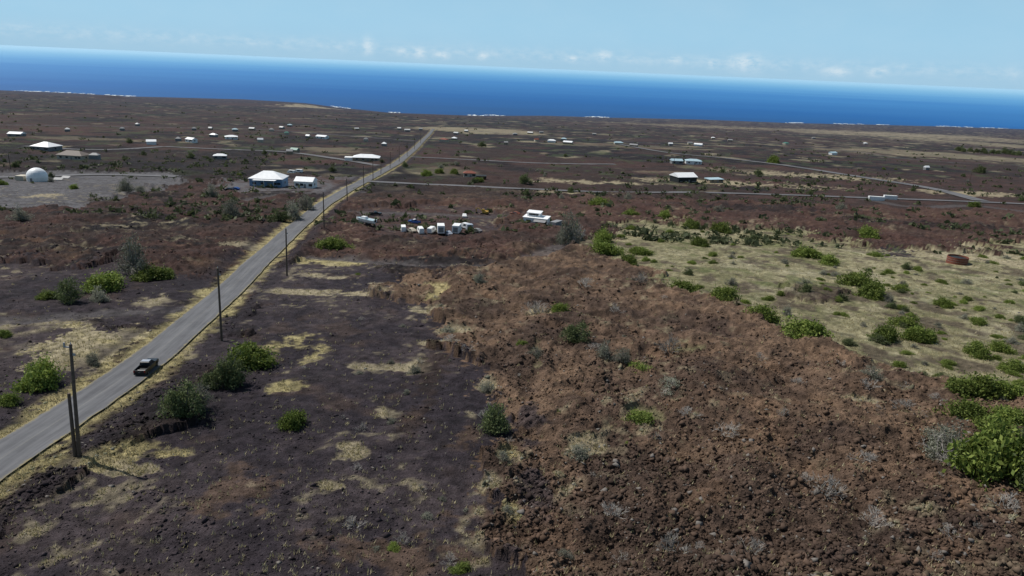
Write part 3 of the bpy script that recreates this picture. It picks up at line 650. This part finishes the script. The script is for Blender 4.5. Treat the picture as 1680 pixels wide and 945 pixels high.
# water tank
x,y,z=ground(1574,434); r=31*depth(x,y,z)/F/2; e=root('water_tank',(x,y+r*.5,z),0,'round rusty red water tank with dark cover','water tank')
h=r*.7; g=G(); n=36
V=[(r*math.cos(2*math.pi*i/n),r*math.sin(2*math.pi*i/n),zz) for zz in(-.3,h) for i in range(n)]+[((r-.12)*math.cos(2*math.pi*i/n),(r-.12)*math.sin(2*math.pi*i/n),zz) for zz in(h,h*.75) for i in range(n)]
g.add(V,[(j*n+i,j*n+(i+1)%n,(j+1)*n+(i+1)%n,(j+1)*n+i) for j in range(3) for i in range(n)]); part('wall',g,M['rust'],e)
g=G(); g.add([((r-.13)*math.cos(2*math.pi*i/n),(r-.13)*math.sin(2*math.pi*i/n),h*.78) for i in range(n)]+[(0,0,h*.9)],[(i,(i+1)%n,n) for i in range(n)]); part('cover',g,M['dark'],e)
for zz in (h*.33,h*.66): part('band',G().tube((0,0,zz),(0,0,zz+.07),r+.04,r+.04,n,False),M['metal'],e)

# ---------------------------------------------------------------- vehicles
def wheels(e,track,ys_,r=.38,w=.26):
    for sx in(-1,1):
        for yy in ys_:
            g=G().tube((sx*(track/2-w/2),yy,r),(sx*(track/2+w/2),yy,r),r,r,18); t_=part('wheel',g,M['rubber'],e)
            part('rim',G().tube((sx*(track/2+w/2),yy,r),(sx*(track/2+w/2+.015),yy,r),r*.6,r*.55,12),M['rim'],t_)
def pickup(x,y,z,rot,paint,roofm,lab,grp=None,scale=.88):
    e=root('pickup_truck',(x,y,z),rot,lab,'pickup truck',grp,scale)
    prof=[(-2.75,.48),(-2.15,.42),(-2.05,.75),(-1.75,.92),(-1.4,.75),(-1.3,.40),(1.35,.40),(1.45,.75),(1.75,.92),(2.1,.75),(2.2,.42),(2.8,.45),(2.85,.85),(2.7,1.06),(1.25,1.16),(-.65,1.16),(-.65,.78),(-2.75,.78)]
    part('body',G().prism(prof,-.96,.96,[0]*11+[.1,.12,.08]+[0]*4),paint,e,bev=.03)
    for sx in(-1,1): part('bed_side',G().box((sx*.92,-1.70,.98),(.09,2.1,.42)),paint,e)
    part('bed_front',G().box((0,-.70,.98),(1.74,.08,.42)),paint,e)
    part('tailgate',G().box((0,-2.72,.96),(1.9,.07,.46)),paint,e,bev=.01)
    part('bed_liner',G().box((0,-1.70,.79),(1.74,1.92,.02)),M['dark'],e)
    cp=[(-.62,1.165),(1.25,1.165),(.62,1.74),(.35,1.80),(-.35,1.80),(-.55,1.72)]
    part('cab',G().prism(cp,-.90,.90,[0,0,.16,.2,.2,.16]),paint,e,bev=.03)
    part('roof',G().box((0,0,1.82),(1.34,.85,.03)),roofm,e)
    part('windshield',G().add([(-.74,1.24,1.20),(.74,1.24,1.20),(.66,.68,1.70),(-.66,.68,1.70)],[(0,1,2,3)]),M['glass'],e)
    part('rear_window',G().add([(-.70,-.625,1.24),(.70,-.625,1.24),(.66,-.575,1.66),(-.66,-.575,1.66)],[(3,2,1,0)]),M['glass'],e)
    for sx in(-1,1):
        part('side_window',G().add([(sx*.905,-.45,1.25),(sx*.905,1.0,1.25),(sx*.80,.52,1.66),(sx*.80,-.4,1.66)],[(0,1,2,3)]),M['glass'],e)
        part('tail_light',G().box((sx*.86,-2.77,.98),(.16,.04,.34)),M['red'],e)
        part('headlight',G().box((sx*.72,2.80,.82),(.36,.06,.18)),M['lamp'],e)
        part('mirror',G().box((sx*1.04,.85,1.27),(.18,.1,.16)),paint,e)
    part('bumper',G().box((0,-2.83,.55),(1.8,.14,.2)),M['dark'],e,bev=.02); part('licence_plate',G().box((0,-2.80,.86),(.3,.03,.15)),M['greyw'],e)
    wheels(e,1.72,(-1.75,1.78)); return e
def rdir(y):
    i=min(np.searchsorted(mainc[:,1],y),len(mainc)-5); i=max(i,4); d=mainc[i+4]-mainc[i-4]; return math.atan2(-d[0],d[1])
x,y=P(250,614); xc=float(np.interp(y+1.,mainc[:,1],mainc[:,0]))+1.9
y+=1.; pickup(xc,y,float(zmacro(xc,y))+.14+y*.0005,rdir(y),M['black'],M['silver'],'black pickup truck driving on the asphalt road',None,.86)
yz='vehicles parked in the cinder yard'
x,y,z=ground(616,354); pickup(x,y,z,-1.2,M['black'],M['black'],'dark pickup truck parked in a cinder yard',yz)
x,y,z=ground(680,367); pickup(x,y,z,1.0,M['bluecar'],M['white'],'blue and white pickup truck parked in yard',yz)
def car(px,py,rot,paint,lab,van=False):
    x,y,z=ground(px,py); e=root('van' if van else 'parked_car',(x,y,z),rot,lab,'van' if van else 'car',yz)
    if van:
        pr=[(-2.5,.4),(2.4,.4),(2.5,.9),(2.2,1.15),(1.7,1.9),(1.3,2.1),(-2.4,2.1),(-2.5,1.9)]; ins=[0,0,.05,.05,.12,.16,.16,.1]
    else:
        pr=[(-2.2,.35),(2.2,.35),(2.25,.75),(1.1,.95),(.4,1.42),(-1.1,1.45),(-1.9,1.0),(-2.25,.9)]; ins=[0,0,.06,.02,.2,.2,.05,.04]
    part('body',G().prism(pr,-.9,.9,ins),paint,e,bev=.05)
    hz=1.55 if van else 1.18; dz=.35 if van else .2
    for sx in(-1,1):
        part('side_window',G().add([(sx*.87,-1.3,hz-dz),(sx*.87,.9,hz-dz),(sx*.80,.5,hz+dz*.8),(sx*.80,-1.1,hz+dz*.8)],[(0,1,2,3)]),M['glass'],e)
        part('tail_light',G().box((sx*.7,-2.3 if not van else -2.52,.8),(.2,.06,.15)),M['red'],e); part('headlight',G().box((sx*.65,2.26 if not van else 2.5,.7),(.3,.06,.14)),M['lamp'],e)
    wheels(e,1.6,(-1.4,1.4),.33,.22)
def box_truck(px,py,rot,lab):
    x,y,z=ground(px,py); e=root('box_truck',(x,y,z),rot,lab,'truck',yz)
    part('cargo_box',G().box((0,-1.1,2.2),(2.4,4.4,2.6)),M['white'],e,bev=.04)
    part('cab',G().prism([(1.2,.6),(3.2,.6),(3.25,1.3),(2.7,1.5),(2.3,2.3),(1.25,2.4)],-1.05,1.05,[0,0,.05,.05,.12,.12]),M['white'],e,bev=.04)
    part('windshield',G().add([(-.85,2.76,1.52),(.85,2.76,1.52),(.8,2.36,2.25),(-.8,2.36,2.25)],[(0,1,2,3)]),M['glass'],e)
    part('rear_door',G().box((0,-3.33,2.1),(1.6,.05,1.7)),M['greyw'],e); part('chassis',G().box((0,-.8,.72),(1.2,5,.25)),M['dark'],e)
    for sx in(-1,1): part('tail_light',G().box((sx*1.,-3.34,.85),(.2,.05,.15)),M['red'],e)
    wheels(e,1.9,(-2.,2.2),.42,.3)
box_truck(723,384,.15,'white box truck parked in the yard'); box_truck(750,384,-.1,'white box truck parked in the yard')
car(690,384,.3,M['white'],'white van parked beside box trucks',True); car(708,383,-.2,M['white'],'white van parked beside box trucks',True); car(662,380,.2,M['white'],'white van parked beside box trucks',True)
car(762,357,.1,M['white'],'white car parked at the back of the yard'); car(674,382,.8,M['cream'],'cream coloured car parked in yard'); car(386,312,1.4,M['bluecar'],'dark blue car parked beside the house'); car(376,313,1.4,M['black'],'dark car parked beside the blue house'); car(478,284,1.4,M['white'],'white van parked near a house',True); car(490,284,1.5,M['white'],'white van parked near a house',True)
car(735,386,.5,M['silver'],'silver car parked beside box trucks'); car(765,376,.9,M['white'],'white van parked beside box trucks',True); car(845,356,1.,M['rust'],'rusty red car parked near the workshop'); car(781,382,1.,M['greyw'],'grey car parked near the workshop')
# boat
x,y,z=ground(601,375); e=root('boat',(x,y,z+.5),1.15,'white motor boat with blue deck on a trailer','boat',None,1.2)
V=[];n=9
for i in range(n):
    t=i/(n-1); yy=-3+6.4*t; hw=1.15*(1-max(0,(t-.45)/.55)**2.2); V+=[(-hw,yy,1.0+.3*t),(-hw*.75,yy,.35+.15*t),(0,yy,.1+.5*t**3),(hw*.75,yy,.35+.15*t),(hw,yy,1.0+.3*t)]
Fc=[(i*5+j,i*5+j+1,i*5+j+6,i*5+j+5) for i in range(n-1) for j in range(4)]+[(0,4,3,2,1)]
part('hull',G().add(V,Fc),M['white'],e); part('deck',G().add([V[i*5] for i in range(n)]+[V[i*5+4] for i in range(n)],[(i,i+1,i+1+n,i+n) for i in range(n-1)]),M['tealroof'],e,(0,0,-.12))
part('cabin',G().box((0,.6,1.35),(1.3,1.8,.7),.8),M['white'],e,bev=.04); part('windshield',G().box((0,1.42,1.45),(1.1,.06,.4)),M['glass'],e); part('outboard_motor',G().box((0,-3.2,.9),(.35,.4,.9),.8),M['dark'],e,bev=.04)
part('trailer',G().box((0,-.3,-.05),(.2,6,.12)).box((0,-1,-.05),(2,.12,.12)).box((0,1,-.05),(1.4,.12,.12)),M['metal'],e)
for sx in(-1,1): part('wheel',G().tube((sx*1.0,-1,-.17),(sx*1.2,-1,-.17),.33,.33,14),M['rubber'],e)
# excavator
x,y,z=ground(795,352); e=root('excavator',(x,y,z),1.3,'yellow tracked excavator with folded arm','excavator',None,.8)
for sx in(-1,1): part('track',G().prism([(-1.9,.2),(-1.6,0),(1.6,0),(1.9,.2),(1.9,.6),(1.6,.8),(-1.6,.8),(-1.9,.6)],sx*1.1-.3,sx*1.1+.3),M['rubber'],e)
part('body',G().box((0,-.5,1.4),(2.4,3,1.)).box((0,0,.8),(1.4,1.4,.25)),M['yellow'],e,bev=.06); cbn=part('cab',G().box((-.65,.5,2.35),(1.,1.5,1.1),.85),M['yellow'],e,bev=.04); part('window',G().box((-.65,1.22,2.35),(.8,.1,.8)),M['glass'],cbn)
part('boom',G().prism([(.8,1.5),(1.2,1.5),(3.4,2.9),(5.,2.4),(5.1,2.7),(3.4,3.3)],.1,.5),M['yellow'],e); part('arm',G().prism([(4.8,2.8),(5.2,2.7),(4.7,.8),(4.4,.8)],.12,.48),M['yellow'],e); part('bucket',G().prism([(4.2,.9),(4.9,.9),(4.8,.2),(4.1,.1),(3.8,.5)],-.2,.8),M['dark'],e)
# ---------------------------------------------------------------- utility poles
def pole(px,py,topy,lab='tall wooden utility pole beside the asphalt road',hgt=None,lean=0):
    x,y,z=ground(px,py); d=ray(px,topy); top=d[2]/d[1]*y; h=hgt or max(9,min(14.5,top-z))
    e=root('utility_pole',(x,y,z),0,lab,'utility pole','utility poles along the road'); e.rotation_euler=(0,R(lean),0)
    part('shaft',G().tube((0,0,-.6),(0,0,h),.21,.15,10),M['pole'],e)
    part('insulator',G().tube((0,0,h+.002),(0,0,h+.25),.05,.03,8),M['silver'],e); part('bracket',G().box((.27,0,h-1.1),(.3,.08,.25)),M['metal'],e)
    e['h']=h; return e
e=pole(131,752,565,'tall weathered wooden utility pole with short transformer arm',lean=4.5); h=e['h']
part('bracket',G().box((-.4,0,h-.35),(.6,.12,.12)).box((-.65,0,h-.15),(.14,.14,.5)),M['metal'],e)
x,y,z=ground(124,752); e=root('stub_pole',(x,y,z),0,'short wooden stub pole braced beside tall utility pole','pole'); e.rotation_euler=(0,R(3.5),0); part('shaft',G().tube((0,0,-.5),(0,0,7.6),.2,.16,10),M['pole'],e)
for a,b,t_ in [(364,562,440),(471,455,375),(532,381,315),(570,338,293),(597,308,272),(612,296,263),(625,286,255),(640,277,249),(655,266,240),(668,257,232),(680,246,226),(690,236,216)]:
    pole(a,b,t_,lean=2 if a<500 else random.uniform(-.5,1.5))
for a,b,t_ in [(1105,275,258),(655,262,243),(18,279,262),(1590,300,283)]: pole(a,b,t_,'slim wooden utility pole on the open lava',hgt=9)

# ---------------------------------------------------------------- light & sky
sd=Vector((.82,-.42,0)).normalized(); el=R(53)
L=Vector((sd.x*math.cos(el),sd.y*math.cos(el),-math.sin(el)))
sun=bpy.data.lights.new('sun','SUN'); sun.energy=5.; sun.angle=R(.5); sun.color=(1,.965,.91)
so=bpy.data.objects.new('sun',sun); col.objects.link(so); so.rotation_euler=L.to_track_quat('-Z','Y').to_euler()
w=bpy.data.worlds.new('World'); sc.world=w; w.use_nodes=True; nt=w.node_tree; nt.nodes.clear()
out=nt.nodes.new('ShaderNodeOutputWorld'); bg=nt.nodes.new('ShaderNodeBackground'); nt.links.new(bg.outputs[0],out.inputs[0])
SK=.065
sky=nt.nodes.new('ShaderNodeTexSky'); sky.sky_type='NISHITA'; sky.sun_disc=False; sky.sun_elevation=el; sky.sun_rotation=math.atan2(-sd.x,-sd.y); sky.altitude=300; sky.air_density=1.; sky.dust_density=.6; sky.ozone_density=2.
tc=nt.nodes.new('ShaderNodeTexCoord').outputs['Generated']; sp=nt.nodes.new('ShaderNodeSeparateXYZ'); nt.links.new(tc,sp.inputs[0])
cm=nt.nodes.new('ShaderNodeCombineXYZ'); nt.links.new(sp.outputs[0],cm.inputs[0]); nt.links.new(sp.outputs[1],cm.inputs[1]); nt.links.new(mth(nt,'ADD',mth(nt,'MAXIMUM',sp.outputs[2],0.),.06),cm.inputs[2])
nv=nt.nodes.new('ShaderNodeVectorMath'); nv.operation='NORMALIZE'; nt.links.new(cm.outputs[0],nv.inputs[0]); nt.links.new(nv.outputs[0],sky.inputs['Vector'])
az=mth(nt,'ARCTAN2',sp.outputs[0],sp.outputs[1]); elv=mth(nt,'ARCSINE',sp.outputs[2])
q=nt.nodes.new('ShaderNodeCombineXYZ'); nt.links.new(az,q.inputs[0]); nt.links.new(mth(nt,'MULTIPLY',elv,2.),q.inputs[1])
nz=noise(nt,q.outputs[0],60,6,.65); nl_=noise(nt,q.outputs[0],9,4,.6)
def gb(c,wd):
    t_=mth(nt,'DIVIDE',mth(nt,'SUBTRACT',elv,c),wd); return mth(nt,'EXPONENT',mth(nt,'MULTIPLY',mth(nt,'MULTIPLY',t_,t_),-1.))
band=mth(nt,'MULTIPLY',gb(.016,.008),mth(nt,'MULTIPLY_ADD',nz,3.,-1.2,clamp=True)); band=mth(nt,'MULTIPLY',band,.35)
acc=None
for (px,py,rx,ry) in [(604,76,10,13),(662,84,12,8),(688,86,14,9),(725,90,16,6),(792,91,12,7),(990,92,16,9),(1108,98,12,6),(1170,104,12,8),(1222,103,30,13),(1372,117,22,7),(1440,118,16,7),(940,96,14,6)]:
    d=ray(px,py); d=d/np.linalg.norm(d); a0=math.atan2(d[0],d[1]); e0=math.asin(d[2])
    dx=mth(nt,'DIVIDE',mth(nt,'SUBTRACT',az,a0),rx/F); dy=mth(nt,'DIVIDE',mth(nt,'SUBTRACT',elv,e0),ry/F)
    t_=mth(nt,'EXPONENT',mth(nt,'MULTIPLY',mth(nt,'ADD',mth(nt,'MULTIPLY',dx,dx),mth(nt,'MULTIPLY',dy,dy)),-1.2))
    acc=t_ if acc is None else mth(nt,'MAXIMUM',acc,t_)
puff=mth(nt,'MULTIPLY',acc,mth(nt,'MULTIPLY_ADD',nz,4.5,-1.6,clamp=True)); puff=mth(nt,'MULTIPLY',puff,.65)
def S(*c): return tuple(v/SK for v in c)
c1=mixc(nt,mth(nt,'MULTIPLY',gb(0.,.32),.94),sky.outputs[0],S(.37,.64,.84))
c1=mixc(nt,mth(nt,'MULTIPLY',gb(0.,.028),.8),c1,S(.36,.57,.74))
c1=mixc(nt,mth(nt,'MULTIPLY',mth(nt,'MULTIPLY_ADD',nl_,2.,-.8,clamp=True),.14),c1,S(.58,.73,.83))
c2=mixc(nt,mth(nt,'MAXIMUM',band,puff,clamp=True),c1,S(.72,.82,.88))
nt.links.new(c2,bg.inputs[0]); bg.inputs[1].default_value=SK
# ---------------------------------------------------------------- camera
cam=bpy.data.cameras.new('camera'); cam.sensor_width=36; cam.lens=36*F/1680; cam.clip_start=.5; cam.clip_end=900000
co=bpy.data.objects.new('camera',cam); col.objects.link(co)
mw=Matrix(((cr[0],cu[0],-cf[0],0),(cr[1],cu[1],-cf[1],0),(cr[2],cu[2],-cf[2],0),(0,0,0,1))); co.matrix_world=mw
sc.camera=co
sc.view_settings.view_transform='Standard'; sc.view_settings.look='None'; sc.view_settings.exposure=0
